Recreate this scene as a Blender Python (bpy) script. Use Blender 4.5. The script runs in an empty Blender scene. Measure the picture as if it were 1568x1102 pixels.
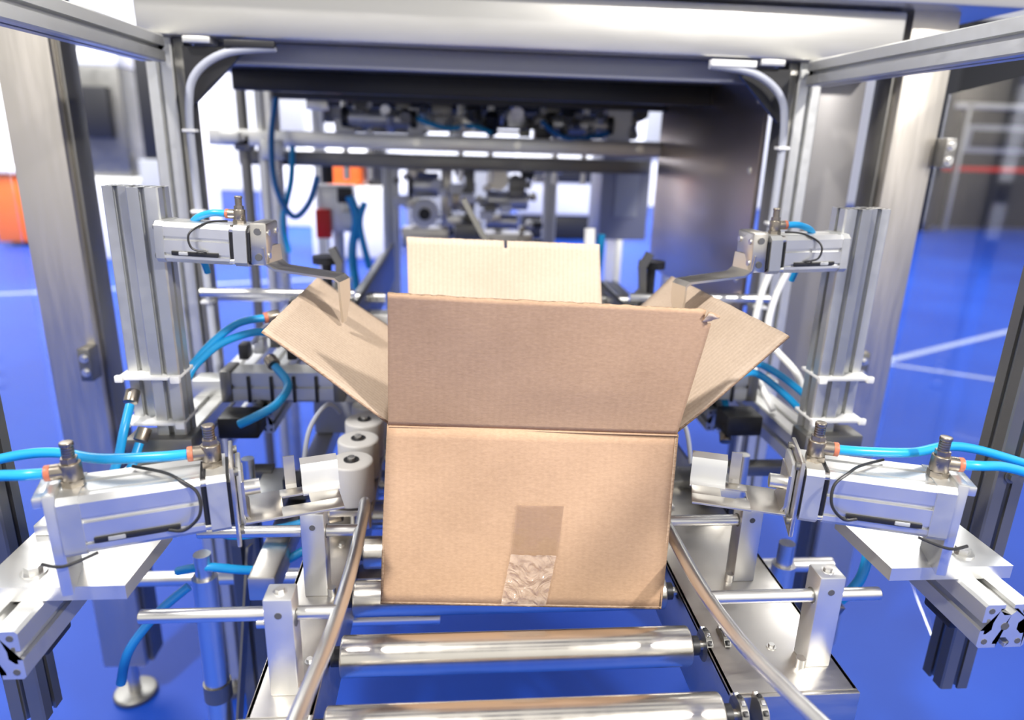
import bpy, bmesh, math, random
from mathutils import Matrix, Vector, Euler
random.seed(7)
scene=bpy.context.scene
H=1.35      # camera height above floor; machine coordinates are measured from this level
CX=0.082    # machine centre line (x)

# ------------------------------------------------------------------ materials
def newmat(name):
    m=bpy.data.materials.new(name); m.use_nodes=True
    nt=m.node_tree; b=nt.nodes["Principled BSDF"]
    return m,nt,b
def N(nt,t,**k):
    n=nt.nodes.new(t)
    for a,v in k.items(): setattr(n,a,v)
    return n
def simple(name,col,metal=0.0,rough=0.5,var=0.0,scale=30,bump=0.0,stretch=(1,1,1),coat=0,spec=None,trans=0,alpha=1):
    m,nt,b=newmat(name)
    b.inputs["Base Color"].default_value=(*col,1)
    b.inputs["Metallic"].default_value=metal
    b.inputs["Roughness"].default_value=rough
    if coat: b.inputs["Coat Weight"].default_value=coat
    if spec is not None: b.inputs["Specular IOR Level"].default_value=spec
    if trans: b.inputs["Transmission Weight"].default_value=trans
    b.inputs["Alpha"].default_value=alpha
    if var or bump:
        tc=N(nt,"ShaderNodeTexCoord"); mp=N(nt,"ShaderNodeMapping"); mp.inputs["Scale"].default_value=stretch
        nz=N(nt,"ShaderNodeTexNoise"); nz.inputs["Scale"].default_value=scale; nz.inputs["Detail"].default_value=5
        nt.links.new(tc.outputs["Object"],mp.inputs[0]); nt.links.new(mp.outputs[0],nz.inputs[0])
        if var:
            mr=N(nt,"ShaderNodeMapRange"); mr.inputs[1].default_value=.3; mr.inputs[2].default_value=.7
            mr.inputs[3].default_value=max(0.02,rough-var); mr.inputs[4].default_value=rough+var
            nt.links.new(nz.outputs[0],mr.inputs[0]); nt.links.new(mr.outputs[0],b.inputs["Roughness"])
            mx=N(nt,"ShaderNodeMix",data_type='RGBA'); mx.inputs[6].default_value=(*[c*(1-var*.9) for c in col],1); mx.inputs[7].default_value=(*[min(1,c*(1+var*.5)) for c in col],1)
            nt.links.new(nz.outputs[0],mx.inputs[0]); nt.links.new(mx.outputs[2],b.inputs["Base Color"])
        if bump:
            bp=N(nt,"ShaderNodeBump"); bp.inputs["Strength"].default_value=bump; bp.inputs["Distance"].default_value=.0006
            nt.links.new(nz.outputs[0],bp.inputs["Height"]); nt.links.new(bp.outputs[0],b.inputs["Normal"])
    return m
ALU =simple("aluminium_anodised",(.62,.625,.61),.82,.42,.05,60,.0)
ALU2=simple("aluminium_bright",(.74,.74,.725),.85,.36,.05,25)
STL =simple("stainless_brushed",(.64,.61,.56),1,.33,.05,16,.012,(1,6,6))
STLH=simple("stainless_hood",(.58,.57,.54),.85,.36,.05,5,.01,(1,6,6))
STLV=simple("stainless_vertical",(.60,.56,.50),.92,.38,.06,10,.03,(9,9,.8))
STLP=simple("stainless_inner_panel",(.56,.46,.37),1,.34,.05,4,.02,(1,.8,5))
ROLL=simple("roller_steel",(.72,.68,.61),1,.24,.03,4,.01,(12,1,1))
CHR =simple("polished_rod",(.76,.75,.72),1,.32,.05,20)
DSTL=simple("dark_steel",(.22,.215,.20),.85,.42,.08,10)
BLK =simple("black_plastic",(.015,.015,.017),0,.4)
GRYP=simple("grey_painted",(.37,.38,.40),0,.45,.05,8)
BRZ =simple("nickel_brass_fitting",(.34,.30,.25),1,.34,.1,80)
HOSE=simple("blue_pneumatic_hose",(.012,.32,.68),0,.32)
HOSD=simple("dark_blue_hose",(.01,.14,.40),0,.3)
WHT =simple("white_plastic",(.80,.80,.78),0,.4)
ROL2=simple("white_roll_plastic",(.55,.54,.52),0,.45,.05,20)
GRYT=simple("grey_tube",(.38,.40,.46),0,.35)
ORG =simple("orange_collar",(.50,.15,.08),0,.4)
ORB =simple("orange_booth",(.95,.16,.015),0,.5)
RED =simple("red_plastic",(.7,.01,.01),0,.4)
WALL=simple("hall_wall_white",(.92,.92,.92),0,.8,.03,1)
BLKB=simple("black_booth",(.02,.021,.025),0,.35)
CAV =simple("hole_shade_dark",(.09,.09,.095),.3,.6)  # dark tone that paints the shade inside holes
PANEL=simple("bluegrey_panel",(.24,.25,.30),.2,.4,.05,4)
GUARD=simple("guard_panel_grey",(.26,.25,.245),.3,.35,.08,3)
SLAB=simple("contrast_slab_grey",(.14,.14,.15),0,.8)  # for the unseen overhead slabs added to darken metal reflections
def acrylic():
    m=bpy.data.materials.new("clear_acrylic"); m.use_nodes=True; nt=m.node_tree; nt.nodes.clear()
    o=N(nt,"ShaderNodeOutputMaterial"); mx=N(nt,"ShaderNodeMixShader"); t=N(nt,"ShaderNodeBsdfTransparent"); t.inputs[0].default_value=(.98,.98,.985,1)
    g=N(nt,"ShaderNodeBsdfGlossy"); g.inputs["Roughness"].default_value=.06; lw=N(nt,"ShaderNodeFresnel"); lw.inputs[0].default_value=1.4
    mu=N(nt,"ShaderNodeMath",operation='MULTIPLY'); mu.inputs[1].default_value=.16
    nt.links.new(lw.outputs[0],mu.inputs[0]); nt.links.new(mu.outputs[0],mx.inputs[0]); nt.links.new(t.outputs[0],mx.inputs[1]); nt.links.new(g.outputs[0],mx.inputs[2]); nt.links.new(mx.outputs[0],o.inputs[0])
    return m
ACRY=acrylic()

def floor_mat():
    m,nt,b=newmat("blue_exhibition_carpet")
    tc=N(nt,"ShaderNodeTexCoord"); nz=N(nt,"ShaderNodeTexNoise"); nz.inputs["Scale"].default_value=.7; nz.inputs["Detail"].default_value=6
    nt.links.new(tc.outputs["Object"],nz.inputs[0])
    cr=N(nt,"ShaderNodeValToRGB"); cr.color_ramp.elements[0].position=.3; cr.color_ramp.elements[1].position=.75
    cr.color_ramp.elements[0].color=(.005,.040,.32,1); cr.color_ramp.elements[1].color=(.012,.075,.47,1)
    nt.links.new(nz.outputs[0],cr.inputs[0]); nt.links.new(cr.outputs[0],b.inputs["Base Color"])
    b.inputs["Roughness"].default_value=.5
    b.inputs["Specular IOR Level"].default_value=.2
    n2=N(nt,"ShaderNodeTexNoise"); n2.inputs["Scale"].default_value=160
    nt.links.new(tc.outputs["Object"],n2.inputs[0])
    bp=N(nt,"ShaderNodeBump"); bp.inputs["Strength"].default_value=.15; nt.links.new(n2.outputs[0],bp.inputs["Height"]); nt.links.new(bp.outputs[0],b.inputs["Normal"])
    return m
FLOOR=floor_mat()
def card_mat(name,c1,c2,flute=0.0,fdir='X',fcol=0.0):
    m,nt,b=newmat(name)
    tc=N(nt,"ShaderNodeTexCoord")
    n1=N(nt,"ShaderNodeTexNoise"); n1.inputs["Scale"].default_value=7; n1.inputs["Detail"].default_value=4
    n2=N(nt,"ShaderNodeTexNoise"); n2.inputs["Scale"].default_value=150; n2.inputs["Detail"].default_value=5; n2.inputs["Roughness"].default_value=.7
    mp=N(nt,"ShaderNodeMapping"); mp.inputs["Scale"].default_value=(1,1,2.6)
    nt.links.new(tc.outputs["Object"],n1.inputs[0]); nt.links.new(tc.outputs["Object"],mp.inputs[0]); nt.links.new(mp.outputs[0],n2.inputs[0])
    ad=N(nt,"ShaderNodeMath",operation='MULTIPLY_ADD'); ad.inputs[1].default_value=.5; 
    nt.links.new(n2.outputs[0],ad.inputs[0]); 
    sc=N(nt,"ShaderNodeMath",operation='MULTIPLY'); sc.inputs[1].default_value=.5; nt.links.new(n1.outputs[0],sc.inputs[0]); nt.links.new(sc.outputs[0],ad.inputs[2])
    cr=N(nt,"ShaderNodeValToRGB"); cr.color_ramp.elements[0].position=.34; cr.color_ramp.elements[1].position=.66
    cr.color_ramp.elements[0].color=(*c1,1); cr.color_ramp.elements[1].color=(*c2,1)
    nt.links.new(ad.outputs[0],cr.inputs[0])
    b.inputs["Roughness"].default_value=.72; b.inputs["Specular IOR Level"].default_value=.25
    bp=N(nt,"ShaderNodeBump"); bp.inputs["Strength"].default_value=.22; bp.inputs["Distance"].default_value=.001
    nt.links.new(n2.outputs[0],bp.inputs["Height"])
    if flute:
        wv=N(nt,"ShaderNodeTexWave",wave_type='BANDS',bands_direction=fdir); wv.inputs["Scale"].default_value=40; wv.inputs["Distortion"].default_value=.4
        nt.links.new(tc.outputs["Object"],wv.inputs[0])
        b2=N(nt,"ShaderNodeBump"); b2.inputs["Strength"].default_value=flute; b2.inputs["Distance"].default_value=.001
        nt.links.new(wv.outputs[1],b2.inputs["Height"]); nt.links.new(bp.outputs[0],b2.inputs["Normal"]); nt.links.new(b2.outputs[0],b.inputs["Normal"])
        mx=N(nt,"ShaderNodeMix",data_type='RGBA',blend_type='MULTIPLY'); mx.inputs[7].default_value=(1-fcol,1-fcol,1-fcol,1)
        nt.links.new(wv.outputs[1],mx.inputs[0]); nt.links.new(cr.outputs[0],mx.inputs[6]); nt.links.new(mx.outputs[2],b.inputs["Base Color"])
    else:
        nt.links.new(bp.outputs[0],b.inputs["Normal"]); nt.links.new(cr.outputs[0],b.inputs["Base Color"])
    return m
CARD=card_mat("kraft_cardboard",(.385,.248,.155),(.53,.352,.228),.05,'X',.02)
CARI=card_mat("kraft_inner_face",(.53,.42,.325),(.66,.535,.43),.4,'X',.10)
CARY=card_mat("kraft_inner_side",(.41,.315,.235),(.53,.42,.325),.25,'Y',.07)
CARE=card_mat("cardboard_edge",(.10,.06,.035),(.60,.42,.28))
# ------------------------------------------------------------------ builder
class B:
    def __init__(s,name,mirror=False,shift=0):
        s.name=name; s.bm=bmesh.new(); s.mats=[]; s.mirror=mirror; s.shift=shift; s.M=Matrix.Identity(4)
    def mi(s,m):
        if m not in s.mats: s.mats.append(m)
        return s.mats.index(m)
    def merge(s,b2,mat,M=None):
        i=s.mi(mat)
        for f in b2.faces: f.material_index=i
        MM=s.M@(M if M is not None else Matrix.Identity(4))
        bmesh.ops.transform(b2,matrix=MM,verts=b2.verts)
        bmesh.ops.recalc_face_normals(b2,faces=b2.faces)
        me=bpy.data.meshes.new("tmp"); b2.to_mesh(me); b2.free(); s.bm.from_mesh(me); bpy.data.meshes.remove(me)
    def box(s,c,d,mat,bev=.0012,rot=(0,0,0)):
        b2=bmesh.new(); bmesh.ops.create_cube(b2,size=1)
        bmesh.ops.scale(b2,vec=Vector(d),verts=b2.verts)
        bev=min(bev,min(d)*.3)
        if bev>0: bmesh.ops.bevel(b2,geom=b2.edges[:],offset=bev,segments=2,affect='EDGES',profile=.5)
        s.merge(b2,mat,Matrix.Translation(c)@Euler(rot).to_matrix().to_4x4()); return s
    def bb(s,x0,x1,y0,y1,z0,z1,mat,bev=.0012):
        return s.box(((x0+x1)/2,(y0+y1)/2,(z0+z1)/2),(abs(x1-x0),abs(y1-y0),abs(z1-z0)),mat,bev)
    def cyl(s,p0,p1,r,mat,seg=28,r2=None,bev=0):
        p0=Vector(p0);p1=Vector(p1);d=p1-p0;L=d.length
        b2=bmesh.new(); bmesh.ops.create_cone(b2,cap_ends=True,segments=seg,radius1=r,radius2=r if r2 is None else r2,depth=L)
        if bev:
            ed=[e for e in b2.edges if len(e.link_faces)==2 and any(len(f.verts)>4 for f in e.link_faces)]
            bmesh.ops.bevel(b2,geom=ed,offset=bev,segments=3,affect='EDGES',profile=.5)
        q=Vector((0,0,1)).rotation_difference(d.normalized())
        s.merge(b2,mat,Matrix.Translation((p0+p1)/2)@q.to_matrix().to_4x4()); return s
    def prism(s,poly,p0,p1,mat,u=(1,0,0)):
        p0=Vector(p0);p1=Vector(p1);d=(p1-p0).normalized();u=Vector(u);u=(u-d*u.dot(d)).normalized();v=d.cross(u)
        b2=bmesh.new()
        a=[b2.verts.new(p0+u*x+v*y) for x,y in poly]; b=[b2.verts.new(p1+u*x+v*y) for x,y in poly]
        n=len(poly)
        for i in range(n): b2.faces.new((a[i],a[(i+1)%n],b[(i+1)%n],b[i]))
        fa=b2.faces.new(a[::-1]); fb=b2.faces.new(b)
        bmesh.ops.triangulate(b2,faces=[fa,fb],ngon_method='EAR_CLIP')
        s.merge(b2,mat); return s
    def tslot(s,p0,p1,w,mat=None,u=(1,0,0),off=(0,0)):
        mat=mat or ALU
        k=w/.04;h=.02*k;a=.0038*k;t=.0035*k;b=.0070*k;e=.0095*k;c=.003*k;q=.002*k
        side=[(-h+q,-h),(-a,-h),(-a,-h+t),(-b,-h+t),(-b,-h+t+.002*k),(-c,-h+e),(c,-h+e),(b,-h+t+.002*k),(b,-h+t),(a,-h+t),(a,-h),(h-q,-h)]
        poly=[]
        for r in range(4):
            ca,sa=[(1,0),(0,1),(-1,0),(0,-1)][r]
            poly+=[(x*ca-y*sa+off[0],x*sa+y*ca+off[1]) for x,y in side]
        s.prism(poly,p0,p1,mat,u)
        p0=Vector(p0);p1=Vector(p1);d=(p1-p0).normalized();uu=Vector(u);uu=(uu-d*uu.dot(d)).normalized();vv=d.cross(uu)
        o=uu*off[0]+vv*off[1]
        s.cyl(p0+o-d*.0004,p1+o+d*.0004,.0034*k,CAV,12)  # hollow bores are drawn as dark discs, their shade put into the colour
        for sx in(-1,1):
            for sy in(-1,1):
                oo=o+uu*sx*.0142*k+vv*sy*.0142*k
                s.cyl(p0+oo-d*.0004,p1+oo+d*.0004,.0026*k,CAV,8)
        return s
    def tube(s,pts,r,mat,seg=12,sub=8,cap=True):
        P=[Vector(p) for p in pts]; Q=[]
        n=len(P)
        for i in range(n-1):
            a=P[max(i-1,0)];b=P[i];c=P[i+1];d=P[min(i+2,n-1)]
            for k in range(sub):
                t=k/sub
                Q.append(.5*((2*b)+(c-a)*t+(2*a-5*b+4*c-d)*t*t+(-a+3*b-3*c+d)*t**3))
        Q.append(P[-1])
        b2=bmesh.new(); rings=[]; nrm=None
        for i,q in enumerate(Q):
            d=(Q[min(i+1,len(Q)-1)]-Q[max(i-1,0)]).normalized()
            if nrm is None:
                nrm=d.orthogonal().normalized()
            nrm=(nrm-d*nrm.dot(d)).normalized(); bi=d.cross(nrm)
            rings.append([b2.verts.new(q+nrm*math.cos(2*math.pi*j/seg)*r+bi*math.sin(2*math.pi*j/seg)*r) for j in range(seg)])
        for i in range(len(rings)-1):
            for j in range(seg): b2.faces.new((rings[i][j],rings[i][(j+1)%seg],rings[i+1][(j+1)%seg],rings[i+1][j]))
        b2.faces.new(rings[0][::-1]); b2.faces.new(rings[-1])
        s.merge(b2,mat); return s
    def sheet(s,pts,w,t,mat,wdir=(0,1,0)):
        """bent sheet strip: centre-line pts, width w along wdir, thickness t"""
        W=Vector(wdir).normalized(); P=[Vector(p) for p in pts]
        b2=bmesh.new(); R=[]
        ws=w if isinstance(w,(list,tuple)) else [w]*len(P)
        for i,p in enumerate(P):
            d=(P[min(i+1,len(P)-1)]-P[max(i-1,0)]).normalized(); n=d.cross(W).normalized()
            R.append([b2.verts.new(p+W*sw*ws[i]/2+n*sn*t/2) for sw,sn in((-1,-1),(1,-1),(1,1),(-1,1))])
        for i in range(len(R)-1):
            for j in range(4): b2.faces.new((R[i][j],R[i][(j+1)%4],R[i+1][(j+1)%4],R[i+1][j]))
        b2.faces.new(R[0][::-1]); b2.faces.new(R[-1]); s.merge(b2,mat); return s
    def bolt(s,c,ax,r,h,mat=None):
        c=Vector(c);ax=Vector(ax).normalized()
        s.cyl(c,c+ax*h*.25,r*1.5,mat or CHR,20); s.cyl(c+ax*h*.25,c+ax*h,r,mat or CHR,6); return s
    def done(s):
        if s.mirror:
            for v in s.bm.verts: v.co.x=2*CX-v.co.x+s.shift
            bmesh.ops.reverse_faces(s.bm,faces=s.bm.faces)
        me=bpy.data.meshes.new(s.name); s.bm.to_mesh(me); s.bm.free()
        for m in s.mats: me.materials.append(m)
        for p in me.polygons: p.use_smooth=True
        me.set_sharp_from_angle(angle=math.radians(32))
        o=bpy.data.objects.new(s.name,me); o.location=(0,0,H); scene.collection.objects.link(o)
        return o
# ------------------------------------------------------------------ cardboard box
def panel(bm,c,nu,nv,mi,warp=0,seed=0,cut=None,ragged=0):
    """c: 4 corners (bl,br,tr,tl)"""
    rnd=random.Random(seed); c=[Vector(x) for x in c]
    nrm=(c[1]-c[0]).cross(c[3]-c[0]).normalized(); up=(c[3]-c[0]).normalized()
    ph=[rnd.uniform(0,6) for _ in range(4)]
    g=[]
    for j in range(nv+1):
        row=[]
        for i in range(nu+1):
            u=i/nu;v=j/nv
            p=(c[0]*(1-u)+c[1]*u)*(1-v)+(c[3]*(1-u)+c[2]*u)*v
            wv=math.sin(u*3.1+ph[0])*math.sin(v*2.6+ph[1])+.4*math.sin(u*8+ph[2])*math.sin(v*6+ph[3])
            p=p+nrm*warp*wv*min(1,v*3)
            if ragged and j==nv: p=p+up*rnd.uniform(-ragged,ragged)
            row.append(bm.verts.new(p))
        g.append(row)
    for j in range(nv):
        for i in range(nu):
            if cut and cut(i/nu,j/nv): continue
            f=bm.faces.new((g[j][i],g[j][i+1],g[j+1][i+1],g[j+1][i])); f.material_index=mi
    return g
def make_box():
    zb=-.585+.0015; zt=-.346
    bFL=(-.0946,.783,zb);bFR=(.2735,.758,zb);bBL=(-.088,1.165,zb);bBR=(.268,1.14,zb)
    FL=(-.083,.818,zt);FR=(.281,.785,zt);BL=(-.078,1.20,zt);BR=(.264,1.172,zt)
    root=bpy.data.objects.new("cardboard_box",None); scene.collection.objects.link(root); root.location=(0,0,H)
    def part(name,fn,mats,off=1,mod=True,th=.0034):
        bm=bmesh.new(); fn(bm); me=bpy.data.meshes.new(name); bm.to_mesh(me); bm.free()
        for m in mats: me.materials.append(m)
        for p in me.polygons: p.use_smooth=True
        me.set_sharp_from_angle(angle=math.radians(40))
        o=bpy.data.objects.new(name,me); scene.collection.objects.link(o); o.parent=root
        if mod:
            s=o.modifiers.new("t","SOLIDIFY"); s.thickness=th; s.offset=off; s.material_offset=1; s.material_offset_rim=2
        return o
    # normals outward; solidify goes inward (offset -1)
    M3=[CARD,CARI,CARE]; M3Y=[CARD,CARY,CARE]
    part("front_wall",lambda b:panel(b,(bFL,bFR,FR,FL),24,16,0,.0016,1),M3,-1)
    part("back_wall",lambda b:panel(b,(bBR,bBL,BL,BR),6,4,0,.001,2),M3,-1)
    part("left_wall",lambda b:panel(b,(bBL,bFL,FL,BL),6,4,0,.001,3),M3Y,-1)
    part("right_wall",lambda b:panel(b,(bFR,bBR,BR,FR),6,4,0,.001,4),M3Y,-1)
    part("bottom",lambda b:panel(b,(bFL,bBL,bBR,bFR),2,2,0,0,5),M3,-1)
    fTL=(-.0735,.765,-.1660);fTR=(.2975,.765,-.1805)
    fl=(FL[0]+.001,FL[1],zt+.0010);fr=(FR[0]-.001,FR[1],zt+.0010)
    def ff(b):
        g=panel(b,(fl,fr,fTR,fTL),80,30,0,.0024,11,cut=lambda u,v:(u>.965 and v>.93) or (u>.985 and v>.88),ragged=.0006)
        for j,row in enumerate(g):
            v=j/30
            for i,p in enumerate(row):
                u=i/80
                if v>.2 and u>.9:  # slight flare of right edge
                    p.co.x+=.004*(v-.2)*(u-.9)*10
                if v<.25 and u>.97: p.co.x-=.003*(.25-v)
    part("front_flap",ff,M3,-1)
    part("torn_corner",lambda b:panel(b,((.287,.7665,-.196),(.2985,.766,-.194),(.302,.752,-.187),(.291,.757,-.183)),4,4,0,.002,5),[CARI,CARD,CARE],-1)
    # pressed crease bead along the flap hinge
    cb=B("crease")
    cb.tube([(FL[0]+.002,FL[1]-.0006,zt-.0006),((FL[0]+FR[0])/2,(FL[1]+FR[1])/2-.0006,zt-.0006),(FR[0]-.002,FR[1]-.0006,zt-.0006)],.0013,CARD,8,12)
    oc=cb.done(); oc.parent=root; oc.location=(0,0,0)
    bTL=(-.083,1.235,-.166);bTR=(.257,1.228,-.173)
    def bf(b):
        panel(b,(BL,BR,bTR,bTL),60,14,0,.0012,21,cut=lambda u,v:(.495<u<.515 and v>.92),ragged=.0004)
    part("back_flap",bf,[CARI,CARD,CARE],1)
    lN=(-.229,.822,-.2265);lF=(-.232,1.19,-.2325)
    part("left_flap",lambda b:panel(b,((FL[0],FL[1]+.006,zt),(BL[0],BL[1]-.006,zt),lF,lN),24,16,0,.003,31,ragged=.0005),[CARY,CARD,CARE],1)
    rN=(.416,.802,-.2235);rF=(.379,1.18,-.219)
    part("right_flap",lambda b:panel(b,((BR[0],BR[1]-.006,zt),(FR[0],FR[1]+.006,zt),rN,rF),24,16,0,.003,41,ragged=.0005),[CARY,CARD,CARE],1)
    # clear glossy tape: flat section above, wrinkled loose section below
    def tapemat(name,alpha,dist,scale,col):
        tn,ntt,tb=newmat(name); tb.inputs["Base Color"].default_value=(*col,1); tb.inputs["Roughness"].default_value=.10
        tb.inputs["Alpha"].default_value=alpha; tb.inputs["Specular IOR Level"].default_value=.8; tb.inputs["Coat Weight"].default_value=1; tb.inputs["Coat Roughness"].default_value=.04
        tcn=N(ntt,"ShaderNodeTexCoord"); vn=N(ntt,"ShaderNodeTexNoise"); vn.inputs["Scale"].default_value=scale; vn.inputs["Distortion"].default_value=2.2
        ntt.links.new(tcn.outputs["Object"],vn.inputs[0]); bp=N(ntt,"ShaderNodeBump"); bp.inputs["Strength"].default_value=1; bp.inputs["Distance"].default_value=dist
        ntt.links.new(vn.outputs[0],bp.inputs["Height"]); ntt.links.new(bp.outputs[0],tb.inputs["Normal"]); ntt.links.new(bp.outputs[0],tb.inputs["Coat Normal"])
        return tn
    tn=tapemat("clear_tape_wrinkled",.34,.014,28,(.70,.58,.48)); tp=tapemat("clear_tape_flat",.30,.0004,12,(.30,.19,.11))
    def fp(u,v,o=.0022):
        p=(Vector(bFL)*(1-u)+Vector(bFR)*u)*(1-v)+(Vector(FL)*(1-u)+Vector(FR)*u)*v
        return p+Vector((-.03,-1,.1))*o
    part("clear_tape_upper",lambda b:panel(b,(fp(.450,.30,.0018),fp(.615,.30,.0018),fp(.625,.59,.0018),fp(.46,.59,.0018)),12,8,0,.0010,1),[tp],mod=False)
    def tape(b):
        g=panel(b,(fp(.425,.015),fp(.585,.015),fp(.610,.31),fp(.450,.31)),26,30,0,0,1)
        r=random.Random(3)
        for j,row in enumerate(g):
            for i,p in enumerate(row): p.co.y-=r.uniform(0,.0009)+.0013*(1+math.sin(i*.9+j*.5))*(1+math.sin(j*.8-i*.3))*.5
    part("clear_tape_lower",tape,[tn],mod=False)
make_box()
# ------------------------------------------------------------------ rollers
b=B("roller_conveyor")
RX0,RX1=-.136,.300
for k in range(-2,12):
    y=.719+.113*k
    b.cyl((RX0,y,-.610),(RX1,y,-.610),.0247,ROLL,64,bev=.003)
    b.cyl((RX0-.012,y,-.610),(RX1+.012,y,-.610),.012,BLK,20)
    b.cyl((RX0-.03,y,-.610),(RX1+.03,y,-.610),.006,CHR,12)
# side frames
b.bb(-.222,-.150,.617,2.1,-.606,-.600,STL)
b.bb(-.156,-.150,.60,2.1,-.70,-.600,STL)
b.bb(-.222,-.216,.617,2.1,-.69,-.600,STL)
b.bb(.318,.472,.626,2.1,-.606,-.600,STL)
b.bb(.318,.324,.60,2.1,-.70,-.600,STL)
b.bb(.466,.472,.626,2.1,-.70,-.600,STL)
# near end flanges
b.bb(-.232,-.150,.560,.617,-.640,-.634,STL); b.bb(-.232,-.150,.611,.617,-.64,-.60,STL)
b.bb(.33,.472,.620,.626,-.66,-.600,STL)
for (x,y) in((-.17,.70),(-.17,.95),(.40,.70),(.36,.80),(.44,.93)):
    b.bolt((x,y,-.600),(0,0,1),.004,.005)
# sprockets + chain on right
for y in(.606,.719):
    for x in(.322,.345):
        b.cyl((x-.004,y,-.61),(x+.004,y,-.61),.020,DSTL,18)
        for t in range(14):
            a=t*2*math.pi/14; b.box((x,y+math.cos(a)*.022,-.614+math.sin(a)*.022),(.005,.006,.008),BLK if t%2 else CHR,.001,(a-math.pi/2,0,0))
b.done()
# guide rails with clamping blocks
def guide(name,rail,crosses,blocks,s):
    b=B(name); b.tube(rail,.0082,CHR,20,10)
    for x0,x1,y,z in crosses: b.cyl((x0,y,z),(x1,y,z),.0078,CHR,24,bev=.0015)
    for x,y,zt,zb in blocks:
        b.bb(x-.0155,x+.0155,y-.013,y+.017,zb,zt,ALU2,.0018)
        b.bolt((x,y+.002,zt),(0,0,1),.005,.004); b.cyl((x,y-.0135,zt-.02),(x,y-.012,zt-.02),.004,CAV,14)
        b.cyl((x-.0165,y,-.506),(x+.0165,y,-.506),.0095,DSTL,24)
        b.cyl((x+s*.02,y-.01,zb+.012),(x+s*.02,y-.01,zb-.0),.006,CHR,16)
    b.done()
guide("side_guide_rail",[(-.150,.42,-.506),(-.141,.52,-.506),(-.130,.62,-.506),(-.126,.69,-.506),(-.124,.78,-.506),(-.126,.88,-.506),(-.128,.915,-.508),(-.13,.935,-.525),(-.13,.938,-.56)],
      [(-.340,-.126,.668,-.506),(-.336,-.126,.838,-.506)],[(-.187,.66,-.474,-.600),(-.185,.838,-.474,-.600)],1)
guide("side_guide_rail",[(.372,.40,-.506),(.338,.494,-.506),(.312,.58,-.506),(.301,.65,-.506),(.2965,.72,-.506),(.2965,.82,-.506),(.297,.95,-.506),(.30,1.1,-.506)],
      [(.300,.510,.676,-.506),(.300,.425,.849,-.506)],[(.441,.676,-.474,-.600),(.419,.849,-.480,-.600)],-1)
# ------------------------------------------------------------------ pneumatic cylinder helper
def cyl_body(b,L,w,front=.03,rear=.02):
    h=w/2;g=.0022
    def q(sz,grooves=True):
        h=sz/2;c=.006
        if not grooves: return [(-h+c,-h),(h-c,-h),(h,-h+c),(h,h-c),(h-c,h),(-h+c,h),(-h,h-c),(-h,-h+c)]
        P=[]
        for r in range(4):
            ca,sa=[(1,0),(0,1),(-1,0),(0,-1)][r]
            side=[(-h+c,-h),(-.32*h,-h),(-.30*h,-h+.004),(-.14*h,-h+.004),(-.12*h,-h),(.5*h,-h),(.52*h,-h+.003),(.62*h,-h+.003),(.64*h,-h),(h-c,-h)]
            P+=[(x*ca-y*sa,x*sa+y*ca) for x,y in side]
        return P
    b.prism(q(w),(rear,0,0),(L-front,0,0),ALU2,(0,1,0))
    b.prism(q(w*1.03,False),(0,0,0),(rear,0,0),ALU,(0,1,0))
    b.prism(q(w*.9,False),(L-front,0,0),(L-front+.006,0,0),BLK,(0,1,0))
    b.prism(q(w*1.03,False),(L-front+.006,0,0),(L-.004,0,0),ALU,(0,1,0))
    b.prism(q(w*.93,False),(L-.004,0,0),(L,0,0),BLK,(0,1,0))
    for sy in(-1,1):
        for sz in(-1,1):
            b.cyl((-.003,sy*h*.72,sz*h*.72),(.0,sy*h*.72,sz*h*.72),.005,DSTL,12)
            b.cyl((L-front-.002,sy*h*.8,sz*h*.8),(L-front+.008,sy*h*.8,sz*h*.8),.0045,CHR,12)
    # sensor strip with cable
    b.box((L*.42,-h-.0005,-h*.5),(L*.5,.004,.006),BLK,.001)
    b.box((L*.3,-h-.0015,-h*.5),(L*.1,.004,.005),GRYP,.001)
def fitting(b,x,z,w=1,col=True,side=-1,y=0):
    b.cyl((x,y,z),(x,y,z+.007*w),.0115*w,BRZ,6); b.cyl((x,y,z+.007*w),(x,y,z+.026*w),.0105*w,BRZ,20,bev=.001)
    b.cyl((x,y,z+.026*w),(x,y,z+.032*w),.0085*w,BRZ,6)
    for k in range(4): b.cyl((x,y,z+(.032+k*.003)*w),(x,y,z+(.0343+k*.003)*w),.0062*w,BRZ,16)
    b.cyl((x,y,z+.032*w),(x,y,z+.044*w),.005*w,BRZ,12); b.cyl((x,y,z+.044*w),(x,y,z+.049*w),.0068*w,BRZ,16,bev=.001)
    if col:
        b.cyl((x,y,z+.017*w),(x+side*.018*w,y,z+.017*w),.0085*w,BRZ,18)
        b.cyl((x+side*.018*w,y,z+.017*w),(x+side*.024*w,y,z+.017*w),.0085*w,ORG,18,bev=.001)
def frame(A,Bp):
    A=Vector(A);d=(Vector(Bp)-A);L=d.length;d.normalize();zz=Vector((0,0,1));zz=(zz-d*zz.dot(d)).normalized();yy=zz.cross(d)
    M=Matrix((d,yy,zz)).transposed().to_4x4(); M.translation=A
    return M,L
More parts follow.
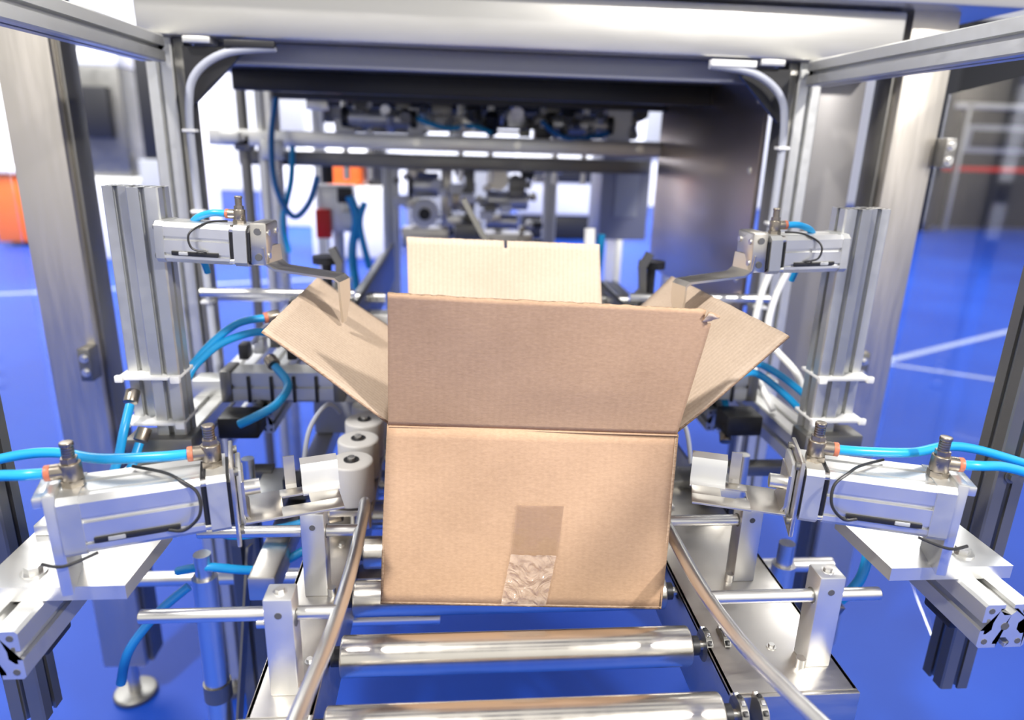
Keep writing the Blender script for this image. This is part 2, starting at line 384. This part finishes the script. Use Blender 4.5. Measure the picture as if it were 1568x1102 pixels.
def lower_unit(mirror):
    b=B("pneumatic_cylinder",mirror)
    M,L=frame((-.408,.688,-.392),(-.252,.737,-.390)); b.M=M
    cyl_body(b,L,.066)
    # rear foot
    b.box((-.006,0,-.020),(.012,.06,.118),ALU2,.002); b.box((-.012,.0,.03),(.02,.05,.012),ALU2,.002)
    # front flange
    b.box((L+.0025,0,-.004),(.005,.078,.098),STL,.0015)
    b.box((L+.009,0,0),(.006,.05,.07),ALU,.002)
    for sy in(-1,1):
        for sz in(-1,1): b.cyl((L+.004,sy*.03,sz*.036),(L+.009,sy*.03,sz*.036),.005,DSTL,12)
    b.cyl((L,0,-.0),(L+.03,0,-.0),.009,CHR,20)
    # hook plate: two arms joined at root and end
    z=-.028
    b.sheet([(L+.012,0,.020),(L+.012,0,-.020),(L+.016,0,z)],.052,.003,STL,(0,1,0))
    b.box((L+.032,0,z),(.042,.066,.0032),STL,.001)
    b.box((L+.085,-.022,z),(.07,.024,.0032),STL,.001)
    b.box((L+.068,.024,z),(.036,.018,.0032),STL,.001)
    b.box((L+.102,.006,z),(.036,.034,.0032),STL,.001)
    b.sheet([(L+.066,.033,z),(L+.066,.039,z+.004),(L+.066,.041,z+.016),(L+.066,.043,z+.040)],.013,.003,STL,(1,0,0))
    b.sheet([(L+.100,.012,z),(L+.100,.019,z+.003),(L+.100,.022,z+.010),(L+.100,.022,z+.024),(L+.100,.027,z+.033),(L+.100,.037,z+.037)],.044,.003,ALU2,(1,0,0))
    fitting(b,.012,.034); fitting(b,L-.017,.034)
    # cable
    b.tube([(L*.60,-.036,-.018),(L*.70,-.045,-.016),(L*.80,-.050,.002),(L*.80,-.043,.024),(L*.70,-.03,.036),(L*.6,-.01,.038),(L*.4,.02,.037)],.0018,BLK,8)
    b.tube([(.03,-.036,-.03),(.0,-.045,-.034),(-.02,-.04,-.03)],.0018,BLK,8)
    b.M=Matrix.Identity(4)
    # mounting plate on the profile
    b.prism([(-.505,.672),(-.352,.672),(-.348,.79),(-.40,.80),(-.505,.86)],(0,0,-.486),(0,0,-.469),ALU2)
    b.box((-.478,.80,-.462),(.045,.05,.014),ALU2,.002)
    b.bolt((-.460,.700,-.469),(0,0,1),.009,.009); b.bolt((-.475,.83,-.455),(0,0,1),.008,.008)
    # hoses
    f1=M@Vector((L-.017-.024,0,.051)); f2=M@Vector((.012-.024,0,.051))
    b.tube([f1,f1+Vector((-.03,-.006,.0)),f1+Vector((-.09,-.005,-.002)),f1+Vector((-.15,.02,-.006)),f1+Vector((-.21,.04,-.02)),f1+Vector((-.30,.06,-.05)),f1+Vector((-.40,.1,-.09))],.0058,HOSE)
    b.tube([f2,f2+Vector((-.02,-.003,0)),f2+Vector((-.06,.01,-.008)),f2+Vector((-.12,.03,-.03)),f2+Vector((-.2,.05,-.07))],.0058,HOSE)
    b.done()
lower_unit(False); lower_unit(True)
# ------------------------------------------------------------------ side profiles + columns with upper cylinders
def side_profile(mirror):
    b=B("aluminium_side_profile",mirror)
    b.tslot((-.466,.622,-.5145),(-.466,2.2,-.5145),.058,ALU2)
    b.box((-.466,.70,-.552),(.04,.05,.016),BLK,.003); b.bolt((-.466,.672,-.556),(0,-1,0),.006,.006,DSTL)
    b.done()
side_profile(False); side_profile(True)
def column(mirror):
    b=B("flap_folding_column",mirror,.016)
    zt=-.078 if not mirror else -.086
    b.tslot((-.437,1.06,-.485),(-.437,1.06,zt),.044)
    b.tslot((-.480,1.075,-.44),(-.480,1.075,zt),.038)
    b.box((-.452,1.045,-.468),(.10,.05,.030),DSTL,.003)
    for z in(-.358,-.432):
        b.box((-.459,1.062,z),(.090,.064,.006),WHT,.002); b.box((-.418,1.028,z),(.014,.01,.012),WHT,.002); b.box((-.500,1.03,z),(.012,.008,.011),WHT,.002)
    M,L=frame((-.416,1.045,-.150),(-.285,1.035,-.154)); b.M=M
    cyl_body(b,L,.056,.028,.012)
    b.box((L+.012,0,.004),(.024,.052,.060),STL,.003)
    for sz in(-1,1):
        for sy in(-1,1):
            b.cyl((L+.004,sy*.017,sz*.016+.004),(L+.026,sy*.017,sz*.016+.004),.0045,CHR,12)
        b.cyl((L+.012,-.028,sz*.018+.004),(L+.012,-.026,sz*.018+.004),.005,DSTL,14)
    fitting(b,L-.022,.028,.8)
    h0=M@Vector((L-.022-.020,0,.0415))
    b.tube([(L*.55,-.03,-.01),(L*.42,-.038,-.004),(L*.40,-.036,.016),(L*.55,-.02,.03),(L*.7,.0,.031)],.0015,BLK,8)
    b.M=Matrix.Identity(4)
    b.tube([h0,h0+Vector((-.02,0,-.0)),h0+Vector((-.045,.01,-.01)),h0+Vector((-.06,.04,-.03)),h0+Vector((-.06,.08,-.1))],.005,HOSE)
    # folding finger
    b.sheet([(-.263,1.03,-.155),(-.261,1.03,-.178),(-.250,1.028,-.186),(-.20,1.022,-.192),(-.166,1.018,-.196),(-.160,1.016,-.201),(-.159,1.014,-.225),(-.161,1.012,-.262)],[.05,.048,.045,.042,.040,.038,.036,.012],.0034,STL,(.25,1,0))
    b.done()
column(False); column(True)
# ------------------------------------------------------------------ machine frame
b=B("machine_frame")
def both(f):
    f(lambda x:x); f(lambda x:2*CX-x)
def posts(m):
    # inner aluminium posts
    for z0,z1 in((-1.30,.165),):
        b.tslot((m(-.555),1.49,z0),(m(-.555),1.49,z1),.05,ALU)
        b.bb(min(m(-.528),m(-.508)),max(m(-.528),m(-.508)),1.47,1.52,z0,z1,DSTL)
    # outer steel post
    b.bb(min(m(-.845),m(-.745)),max(m(-.845),m(-.745)),1.46,1.54,-1.25,.6,STLV,.004)
    b.bb(min(m(-.745),m(-.735)),max(m(-.745),m(-.735)),1.48,1.54,-1.25,.6,DSTL,.002)
    b.cyl((m(-.79),1.48,-1.35),(m(-.79),1.48,-1.335),.05,DSTL,28,bev=.005); b.cyl((m(-.79),1.48,-1.335),(m(-.79),1.48,-1.25),.014,CHR)
    b.cyl((m(-.555),1.49,-1.35),(m(-.555),1.49,-1.335),.04,DSTL,28); b.cyl((m(-.555),1.49,-1.335),(m(-.555),1.49,-1.30),.012,CHR)
    # side profile forward at top
    b.tslot((m(-.553),.1,.142),(m(-.553),1.435,.142),.046,ALU)
    # near door post
    xx=m(-.60) if m(0)>0 else -.578
    b.tslot((xx,.83,-.78),(xx,.83,.119),.045,DSTL)
    for z in(-.56,-.42,-.30,-.15): b.bolt((xx,.807,z),(0,-1,0),.007,.006,DSTL)
    # rear posts
    b.tslot((m(-.60),2.4,-1.30),(m(-.60),2.4,.15),.05)
    b.tslot((m(-.60),3.3,-1.30),(m(-.60),3.3,.15),.05)
    b.tslot((m(-.555),1.52,-.7),(m(-.60),3.3,-.7),.05)
    b.bb(min(m(-.765),m(-.74)),max(m(-.765),m(-.74)),1.42,1.46,-.50,-.43,DSTL,.003)
both(posts)
b.bb(1.01,1.035,1.43,1.47,-.03,.03,DSTL,.003)
for z in(-.015,.015): b.bolt((1.022,1.43,z),(0,-1,0),.007,.008,CHR)
for z in(-.45,-.48):
    b.bolt((-.752,1.42,z),(0,-1,0),.006,.008,CHR); b.bolt((.916,1.42,z),(0,-1,0),.006,.008,CHR)
b.done()
for mir in(False,True):
    b=B("acrylic_guard_door",mir)
    b.prism([(-.605,.86),(-.609,.86),(-.848,1.455),(-.844,1.455)],(0,0,-.76),(0,0,.115),ACRY)
    b.done()
b=B("side_guard_panel"); b.bb(.742,.875,1.53,1.54,-.62,.15,GUARD,.002); b.bb(.742,.752,1.52,1.55,-.64,.15,ALU,.001); b.bb(.742,.875,1.52,1.55,-.64,-.62,ALU,.001); b.done()
# stainless hood: beam + ceiling
b=B("stainless_hood")
b.bb(-.58,.885,1.44,1.53,.166,.262,STLH,.006)
b.bb(-.70,1.1,1.40,3.3,.268,.40,STLH,.006)
b.bb(-.50,.66,1.50,1.53,.125,.165,PANEL,.002)
for x in(-.50,.60): b.bb(x,x+.05,1.44,1.49,.154,.166,ALU2,.002)
b.done()
b=B("housing_ceiling_panel")
b.bb(-.60,.765,1.53,3.35,.150,.162,DSTL,.002)
for y in(1.9,2.3,2.8): b.bb(-.55,.72,y,y+.03,.10,.15,BLK,.002)
b.bb(-.60,.765,3.34,3.36,.05,.16,DSTL,.002)
b.done()
b=B("stainless_side_panel")
b.bb(.672,.682,1.56,2.36,-.40,.150,STLP,.001)
for z in(-.3,-.05,.1): b.bolt((.672,1.6,z),(-1,0,0),.006,.004)
b.done()
for mir in(False,True):
    b=B("cable_conduit",mir)
    b.tube([(-.33,1.43,.150),(-.42,1.43,.138),(-.478,1.43,.10),(-.496,1.43,.04),(-.498,1.43,-.08),(-.496,1.43,-.3),(-.493,1.43,-.55),(-.49,1.44,-.8)],.0075,GRYT,14)
    for z in(-.0,-.15,-.33): b.box((-.498,1.43,z),(.024,.022,.006),WHT,.001)
    b.bb(-.42,-.33,1.42,1.438,.148,.16,WHT if mir else BLK); b.done()
# gussets (x,-z)
for mir in(False,True):
    b=B("corner_gusset",mir)
    b.prism([(-.506,-.150),(-.40,-.150),(-.40,-.138),(-.492,-.05),(-.506,-.05)],(0,1.455,0),(0,1.465,0),BLK)
    b.done()
# ------------------------------------------------------------------ cross rail with upper tooling
b=B("gantry_cross_rail")
b.bb(-.76,.672,2.33,2.37,-.040,.008,ALU2,.003)
b.bb(-.70,.66,2.42,2.52,-.10,-.055,DSTL,.003)
b.bb(-.72,-.66,2.30,2.33,-.03,.0,ALU,.002)
for x in(-.66,-.58,-.12,.2,.60): b.bolt((x,2.33,-.016),(0,-1,0),.008,.01)
def carriage(x,w):
    b.bb(x-w/2,x+w/2,2.45,2.55,.01,.05,DSTL,.004)
    b.cyl((x-w*.45,2.40,.055),(x+w*.45,2.40,.055),.030,ALU,24,bev=.003)
    b.cyl((x-w*.45-.02,2.40,.055),(x-w*.45,2.40,.055),.034,BLK,20)
    b.cyl((x+w*.45,2.40,.055),(x+w*.45+.02,2.40,.055),.034,BLK,20)
    b.box((x+w*.6,2.42,.05),(.04,.06,.08),DSTL,.003)
carriage(-.24,.22); carriage(.40,.22)
b.bb(-.08,.26,2.44,2.5,.035,.075,ALU2,.004); b.bb(-.06,.24,2.40,2.44,.02,.03,STL)
b.bb(.50,.58,2.38,2.46,.0,.14,WHT,.004); b.bb(-.15,-.10,2.38,2.46,.0,.09,WHT,.003); b.bb(.26,.31,2.36,2.44,.0,.08,BLK,.004)
b.tube([(-.16,2.4,.08),(-.10,2.37,.05),(-.02,2.36,.03),(.05,2.37,.04),(.12,2.36,.02)],.008,HOSE)
b.tube([(.28,2.36,.06),(.33,2.33,.02),(.40,2.34,.01),(.5,2.36,.03)],.008,HOSD)
for x in(-.66,-.57): b.cyl((x,2.36,-1.3),(x,2.36,.15),.016 if x<-.6 else .024,DSTL if x<-.6 else CHR,20)
b.box((-.57,2.36,-.05),(.07,.07,.06),ALU,.004)
b.box((-.66,2.36,-.03),(.05,.06,.05),DSTL,.004)
rr=random.Random(5)
for i in range(54):
    x=rr.uniform(-.5,.62);r=rr.uniform(.01,.022);m=rr.choice([CHR,DSTL,BLK,WHT,ALU2,DSTL,ALU])
    if i%2: b.cyl((x,2.36,rr.uniform(.02,.10)),(x,2.40,rr.uniform(.02,.10)),r,m,16)
    else: b.box((x,2.40,rr.uniform(.02,.10)),(r*3,.03,r*2),m,.002)
for x in(-.36,-.28,.02,.12,.34,.44): b.cyl((x,2.45,-.14),(x,2.45,.12),.010,CHR,14)
b.done()
# ------------------------------------------------------------------ inner drive / tape unit in the far centre
b=B("tape_sealing_unit")
def bl(x0,x1,y0,y1,z0,z1,m,bev=.004): b.bb(x0,x1,y0,y1,z0,z1,m,bev)
b.tslot((-.245,2.8,-1.3),(-.245,2.8,-.06),.06); b.tslot((.375,2.8,-1.3),(.375,2.8,-.06),.05)
bl(-.28,.42,2.78,2.84,-.12,-.07,ALU)
bl(.04,.075,2.70,2.76,-.50,-.07,DSTL); bl(-.05,-.01,2.70,2.76,-.34,-.1,STL)
bl(-.18,.28,2.9,2.95,-.42,-.36,ALU)
b.cyl((-.16,2.72,-.17),(-.06,2.72,-.17),.045,ALU2,24,bev=.004); b.cyl((-.17,2.7,-.17),(-.16,2.7,-.17),.052,BLK,24)
b.cyl((.12,2.72,-.22),(.28,2.72,-.22),.035,ALU2,24,bev=.004); b.cyl((.12,2.72,-.30),(.24,2.72,-.30),.03,CHR,24)
b.cyl((.16,2.66,-.14),(.16,2.74,-.14),.04,STL,24); b.cyl((-.11,2.64,-.27),(-.11,2.76,-.27),.05,WHT,24,bev=.004); b.cyl((-.11,2.63,-.27),(-.11,2.64,-.27),.022,BLK,18)
bl(-.20,-.02,2.68,2.78,-.40,-.33,STL); bl(.08,.30,2.68,2.78,-.42,-.345,STL); bl(.0,.10,2.6,2.7,-.36,-.30,DSTL)
bl(-.02,.03,2.62,2.68,-.24,-.16,WHT); bl(.20,.26,2.62,2.66,-.20,-.13,DSTL)
for i in range(80):
    x=random.uniform(-.22,.34);z=random.uniform(-.42,-.1);y=random.uniform(2.6,2.9);r=random.uniform(.008,.022)
    m=random.choice([CHR,STL,DSTL,BLK,WHT,ALU2,BRZ,WHT,ALU2])
    if i%2: b.cyl((x,y,z),(x,y+.04,z),r,m,16,bev=.002)
    else: b.box((x,y,z),(r*3,.04,r*2),m,.002)
# pivot arm in the centre just behind the box
b.sheet([(.02,1.62,-.13),(.06,1.60,-.20),(.085,1.59,-.235)],.03,.012,DSTL,(0,1,0)); b.cyl((.085,1.57,-.235),(.085,1.61,-.235),.018,BRZ,18)
b.done()
b=B("bluegrey_cabinet_panel"); b.bb(.62,.83,3.0,3.25,-.40,-.05,PANEL,.006); b.bb(.68,.78,2.99,3.0,-.3,-.12,GRYP,.002); b.bb(.70,.73,3.0,3.2,-1.35,-.4,ALU); b.done()
# adjustment knobs / clamp arms left & right behind the box
for mir in(False,True):
    b=B("side_belt_drive",mir)
    b.cyl((-.50,1.40,-.305),(-.20,1.40,-.305),.009,CHR,20); b.cyl((-.55,1.62,-.36),(-.16,1.62,-.36),.012,CHR,20)
    b.tslot((-.36,1.28,-.47),(-.36,2.3,-.47),.05); b.tslot((-.36,1.25,-.52),(-.36,2.3,-.52),.045)
    b.bb(-.50,-.18,1.30,1.35,-.50,-.455,ALU,.003)
    b.bb(-.30,-.12,1.42,1.50,-.62,-.50,GRYP,.006)
    for k in range(4):
        y=1.0+.082*k
        b.cyl((-.158,y,-.548),(-.158,y,-.480),.034,ROL2,32,bev=.004); b.cyl((-.158,y,-.4805),(-.158,y,-.4785),.012,BLK,20); b.cyl((-.158,y,-.4785),(-.158,y,-.474),.006,CHR,12); b.cyl((-.158,y,-.60),(-.158,y,-.548),.006,CHR,12)
    b.bb(-.19,-.125,.97,1.32,-.562,-.552,STL,.001)
    b.box((-.39,1.12,-.56),(.16,.03,.02),DSTL); 
    b.prism([(-.026,-.026),(-.004,-.026),(-.004,-.021),(.004,-.021),(.004,-.026),(.026,-.026),(.026,.026),(.004,.026),(.004,.021),(-.004,.021),(-.004,.026),(-.026,.026)],(-.40,1.25,-.44),(-.22,1.25,-.44),ALU,(0,0,1)); b.box((-.21,1.25,-.44),(.02,.06,.06),DSTL,.003); b.box((-.41,1.25,-.44),(.02,.06,.06),DSTL,.003)
    for k in range(4): b.box((-.37+.04*k,1.222,-.445),(.006,.004,.05),BLK,.001)
    b.box((-.30,1.5,-.36),(.10,.06,.05),BLK,.004); b.cyl((-.27,1.5,-.34),(-.27,1.5,-.26),.01,BLK); b.cyl((-.27,1.5,-.26),(-.27,1.5,-.245),.03,BLK,12)
    b.sheet([(-.20,1.45,-.35),(-.24,1.45,-.30),(-.235,1.45,-.25),(-.25,1.45,-.22)],.02,.014,DSTL,(0,1,0))
    b.box((-.38,1.2,-.50),(.07,.06,.04),BLK,.004); b.box((-.28,1.15,-.60),(.16,.06,.03),DSTL,.003)
    b.box((-.30,1.08,-.57),(.05,.10,.03),ALU,.003); b.box((-.26,1.05,-.545),(.03,.03,.03),BLK,.003); b.cyl((-.33,1.05,-.60),(-.33,1.05,-.50),.010,CHR,16)
    b.tube([(-.25,1.08,-.53),(-.24,1.10,-.47),(-.22,1.16,-.45),(-.21,1.22,-.49)],.004,GRYT,8)
    b.box((-.25,1.6,-.42),(.2,.05,.06),ALU2,.004)
    for i in range(8):
        b.box((-.40+.03*i,1.32,-.40+.012*(i%3)),(.018,.03,.03),[BLK,ALU2,DSTL][i%3],.002)
    b.tube([(-.38,1.3,-.38),(-.33,1.27,-.33),(-.27,1.28,-.36),(-.22,1.3,-.42)],.004,GRYT,8)
    # belt housing along the box
    b.bb(-.24,-.20,1.35,2.3,-.42,-.36,ALU,.004); b.bb(-.205,-.195,1.35,2.3,-.45,-.33,BLK,.002)
    b.done()
# hoses
def hoses(L):
    for n,(pts,r,m) in enumerate(L):
        b=B("pneumatic_hose"); b.tube(pts,r,m)
        if m is HOSE and r<.009:
            p=Vector(pts[-1]);d=(p-Vector(pts[-2])).normalized()
            if n<2: b.cyl(p-d*.002,p+d*.008,r*1.45,ORG,16,bev=.001)
            b.cyl(p+d*.004,p+d*.024,r*1.6,BRZ,16,bev=.001)
        b.done()
hoses([
 ([(-.43,1.10,-.385),(-.42,1.12,-.365),(-.385,1.14,-.335),(-.335,1.16,-.320),(-.30,1.18,-.33)],.0065,HOSE),
 ([(-.43,1.12,-.37),(-.40,1.14,-.335),(-.36,1.16,-.305),(-.32,1.18,-.30)],.0065,HOSE),
 ([(-.53,.95,-.55),(-.50,.98,-.48),(-.49,1.0,-.43),(-.49,1.03,-.40)],.0065,HOSE),
 ([(-.51,.93,-.55),(-.48,.97,-.49),(-.47,1.0,-.45)],.0065,HOSE),
 ([(-.36,1.12,-.47),(-.33,1.12,-.455),(-.30,1.14,-.44),(-.29,1.18,-.42),(-.32,1.22,-.40)],.0075,HOSE),
 ([(-.40,1.02,-.60),(-.35,1.0,-.61),(-.28,1.0,-.60),(-.20,1.0,-.58)],.007,HOSE),
 ([(-.43,.98,-.66),(-.38,.96,-.64),(-.30,.98,-.66),(-.24,1.0,-.64)],.007,HOSE),
 ([(-.50,.90,-.80),(-.48,.90,-.74),(-.44,.92,-.69),(-.40,.94,-.66)],.007,HOSD),
 ([(-.54,2.30,.10),(-.55,2.25,-.02),(-.535,2.2,-.15),(-.49,2.2,-.24),(-.44,2.2,-.20),(-.41,2.2,-.12)],.009,HOSD),
 ([(-.50,2.30,-.04),(-.50,2.25,-.14),(-.52,2.2,-.25),(-.51,2.2,-.35)],.009,HOSE),
 ([(-.36,2.5,-.2),(-.34,2.5,-.28),(-.36,2.5,-.4),(-.33,2.4,-.55)],.016,HOSE),
 ([(-.31,2.5,-.22),(-.33,2.5,-.3),(-.30,2.5,-.45)],.012,HOSE),
 ([(.51,1.12,-.36),(.55,1.14,-.37),(.60,1.12,-.40),(.64,1.10,-.44),(.65,1.08,-.50)],.0065,HOSE),
 ([(.50,1.12,-.38),(.54,1.14,-.385),(.59,1.12,-.42),(.63,1.10,-.46)],.0065,HOSE),
 ([(.61,.88,-.50),(.615,.86,-.55),(.60,.84,-.60),(.575,.84,-.64)],.0075,HOSE),
 ([(.66,1.3,-.20),(.63,1.3,-.28),(.62,1.28,-.36),(.655,1.2,-.42),(.65,1.15,-.52)],.0065,WHT),
 ([(.63,1.3,-.18),(.60,1.3,-.28),(.59,1.28,-.40),(.61,1.2,-.48)],.0065,WHT),
 ([(.50,1.3,-.44),(.53,1.25,-.47),(.52,1.2,-.52)],.007,HOSE),
 ([(.33,1.7,-.2),(.335,1.7,-.3),(.345,1.7,-.4)],.014,WHT),
 ([(.37,1.75,-.22),(.365,1.75,-.35)],.010,HOSE)])
# red/blue valve cluster
b=B("pneumatic_valve_block")
b.box((-.42,2.6,-.25),(.12,.1,.16),ALU2,.005); b.box((-.46,2.54,-.30),(.05,.04,.10),RED,.004); b.box((-.38,2.53,-.2),(.05,.04,.05),BLK,.004); b.box((-.37,2.53,-.28),(.05,.04,.05),WHT,.004)
b.cyl((-.42,2.6,-1.35),(-.42,2.6,-.33),.02,ALU); b.cyl((-.44,2.54,-.16),(-.44,2.54,-.10),.02,BLK); b.done()
# ------------------------------------------------------------------ undercarriage
b=B("conveyor_undercarriage")
b.cyl((-.56,1.10,-.755),(.72,1.10,-.755),.013,CHR,20)
b.cyl((-.30,.93,-.72),(-.02,.93,-.72),.010,CHR,20)
for mx in(lambda x:x,lambda x:2*CX-x):
    b.cyl((mx(-.385),.965,-.66),(mx(-.385),.965,-1.30),.019,CHR,24); b.cyl((mx(-.385),.965,-.66),(mx(-.385),.965,-.62),.013,CHR)
    b.cyl((mx(-.385),.965,-.86),(mx(-.385),.965,-.89),.022,DSTL); b.cyl((mx(-.385),.965,-1.35),(mx(-.385),.965,-1.30),.035,DSTL)
    b.tslot((mx(-.36),1.10,-.62),(mx(-.36),1.10,-1.32),.045,DSTL)
    b.sheet([(mx(-.34),1.05,-.66),(mx(-.36),.92,-1.05)],.004,.03,DSTL,(1,0,0))
    b.bb(min(mx(-.30),mx(-.26)),max(mx(-.30),mx(-.26)),.90,1.9,-.66,-.62,STL,.003)
b.bb(-.15,.31,.95,.99,-.70,-.66,STL,.002)
b.bb(-.1,.26,1.3,1.5,-.80,-.70,DSTL,.01)
b.done()
# ------------------------------------------------------------------ hall
def plain(name,x0,x1,y0,y1,z0,z1,m,bev=0.0):
    b=B(name); b.bb(x0,x1,y0,y1,z0,z1,m,bev); return b.done()
plain("floor",-30,30,-6,22,-1.40,-1.35,FLOOR)
plain("wall_back",-30,30,18,18.2,-1.35,6,WALL)
b=B("unseen_contrast_slabs")  # unseen slabs with gaps, added overhead for contrast in the metal reflections
for i in range(9):
    y=-6+i*2.6; b.bb(-14,14,y,y+1.15,5.6,5.8,SLAB)
for x in(-6,-2,2,6): b.bb(x-.15,x+.15,-6,17,5.3,5.6,SLAB)
b.done()
b=B("floor_marking_line")
LN=simple("floor_line_pale",(.32,.38,.56),0,.6)
def line(p,q,w=.06):
    p=Vector(p);q=Vector(q);d=(q-p).normalized();n=Vector((-d.y,d.x,0))*w/2
    b2=bmesh.new(); vs=[b2.verts.new((*v.xy,-1.3485)) for v in(p-n,q-n,q+n,p+n)]; b2.faces.new(vs); b.merge(b2,LN)
line((2.2,3.9,0),(6.2,6.0,0)); line((-6,5.3,0),(-1.2,6.9,0),.08); line((2.4,4.5,0),(4.2,3.4,0),.05)
b.done()
b=B("orange_display_counter"); b.bb(-5.3,-3.9,8.6,9.2,-1.30,-.52,ORB,.02); b.bb(-5.35,-3.85,8.55,9.25,-.52,-.46,WHT,.01); b.bb(-5.2,-4.0,8.7,9.1,-1.35,-1.30,BLK); b.done()
b=B("white_exhibition_stand")
b.bb(-9,-5.0,9.6,9.8,-1.35,1.9,WALL,.01); b.bb(-5.0,-4.9,9.6,10.8,-1.35,1.9,GRYP,.01); b.bb(-4.6,-3.3,10.2,10.4,-1.35,1.6,WALL,.01); b.bb(-9,-3.3,9.5,9.7,1.7,2.0,ALU,.01)
b.bb(-2.9,-1.2,11.0,11.8,-1.35,-.2,WALL,.02); b.bb(-2.8,-2.2,11,11.3,-.2,.8,GRYP,.02); b.done()
b=B("display_machine")
b.bb(-3.9,-3.4,7.9,8.4,-.5,.6,DSTL,.02); b.bb(-4.0,-3.3,7.8,8.5,-1.35,-.5,WALL,.02); b.bb(-3.8,-3.5,7.8,7.9,-.1,.4,BLK,.01); b.bb(-3.9,-3.4,7.9,8.4,.6,.75,WHT,.02)
b.bb(-3.25,-3.05,7.9,8.1,-.3,.9,BLK,.02); b.bb(-3.3,-2.9,7.85,8.2,-1.35,-.3,GRYP,.02); b.done()
b=B("orange_machine_cover"); b.bb(-1.5,-1.05,8.2,8.9,-.55,-.25,ORB,.05); b.bb(-1.6,-.75,8.1,9.0,-1.35,-.55,WALL,.03); b.bb(-1.0,-.8,8.3,8.8,-.55,-.1,BLK,.03); b.done()
b=B("white_machine_cabinet"); b.bb(.9,2.2,10,11,-1.0,-.15,WALL,.04); b.bb(1.0,2.1,9.98,10,-.55,-.3,BLK,.01); b.bb(.95,2.15,10.05,10.95,-1.35,-1.0,BLK,.02); b.done()
b=B("grey_machine_cabinet"); b.bb(-.6,.7,9.0,10,-1.35,-.2,GRYP,.04); b.bb(-.5,.1,8.98,9,-.6,-.3,WHT,.01); b.done()
b=B("black_exhibition_booth")
b.bb(8.2,14.5,12.4,12.7,-1.30,2.2,BLKB,.01); b.bb(8.2,8.5,12.0,12.4,-1.35,2.2,BLKB,.01); b.bb(8.6,14.5,12.3,12.4,-.30,-.22,RED,.005)
b.bb(9.0,10.6,12.32,12.4,.02,.5,GRYP,.01); b.bb(9.15,10.45,12.28,12.33,.12,.4,BLKB,.01); b.bb(8.3,14.5,12.2,12.4,.75,.85,ALU,.01)
for x in(8.9,10.9,12.2): b.bb(x,x+.06,12.2,12.3,-1.35,.85,ALU,.005)
b.done()
b=B("hall_partition"); b.bb(3.2,8.0,16,16.2,-1.35,2.6,WALL,.01); b.bb(4.2,5.6,15.9,16,-.3,1.4,GRYP,.01); b.done()
# ------------------------------------------------------------------ light
def area(name,loc,size,power,target,col=(1,1,1)):
    l=bpy.data.lights.new(name,'AREA'); l.shape='RECTANGLE'; l.size,l.size_y=size; l.energy=power; l.color=col
    o=bpy.data.objects.new(name,l); o.location=loc; o.rotation_euler=(Vector(target)-Vector(loc)).to_track_quat('-Z','Y').to_euler(); scene.collection.objects.link(o)
area("hall_ceiling_lamp",(-1.7,-.7,4.6),(.30,.30),240,(.1,.9,.9),(1,.96,.91))
area("hall_ceiling_lamp",(2.2,-1.5,3.4),(.22,.22),165,(.1,.9,.9),(1,.96,.91))
area("hall_ceiling_lamp",(-3.5,5.5,5.0),(3,3),400,(-3,6,0)); area("hall_ceiling_lamp",(4.5,6,5.0),(3,3),400,(4,7,0))
area("hall_ceiling_lamp",(0,11,5.2),(8,3),1300,(0,14,0)); area("hall_ceiling_lamp",(-6,7,4.8),(3,1.5),500,(-6,10,0.5))
w=bpy.data.worlds.new("hall_world"); scene.world=w; w.use_nodes=True; nt=w.node_tree; bg=nt.nodes["Background"]
tc=N(nt,"ShaderNodeTexCoord"); sp=N(nt,"ShaderNodeSeparateXYZ"); nt.links.new(tc.outputs["Generated"],sp.inputs[0])
cr=N(nt,"ShaderNodeValToRGB"); nt.links.new(sp.outputs[2],cr.inputs[0])
e=cr.color_ramp.elements; e[0].position=0; e[0].color=(.80,.785,.76,1); e[1].position=1; e[1].color=(1,.99,.97,1)
nt.links.new(cr.outputs[0],bg.inputs[0]); bg.inputs[1].default_value=1.15
# ------------------------------------------------------------------ camera
c=bpy.data.cameras.new("camera"); c.lens=24.5; c.sensor_width=36; c.clip_start=.02
c.dof.use_dof=True; c.dof.focus_distance=.88; c.dof.aperture_fstop=2.3
o=bpy.data.objects.new("camera",c); scene.collection.objects.link(o)
o.matrix_world=Matrix.Translation((0,0,H))@Matrix.Rotation(math.radians(-5),4,'Z')@Matrix.Rotation(math.radians(72.5),4,'X')@Matrix.Rotation(.03,4,'Z')
scene.camera=o
scene.view_settings.view_transform='Standard'
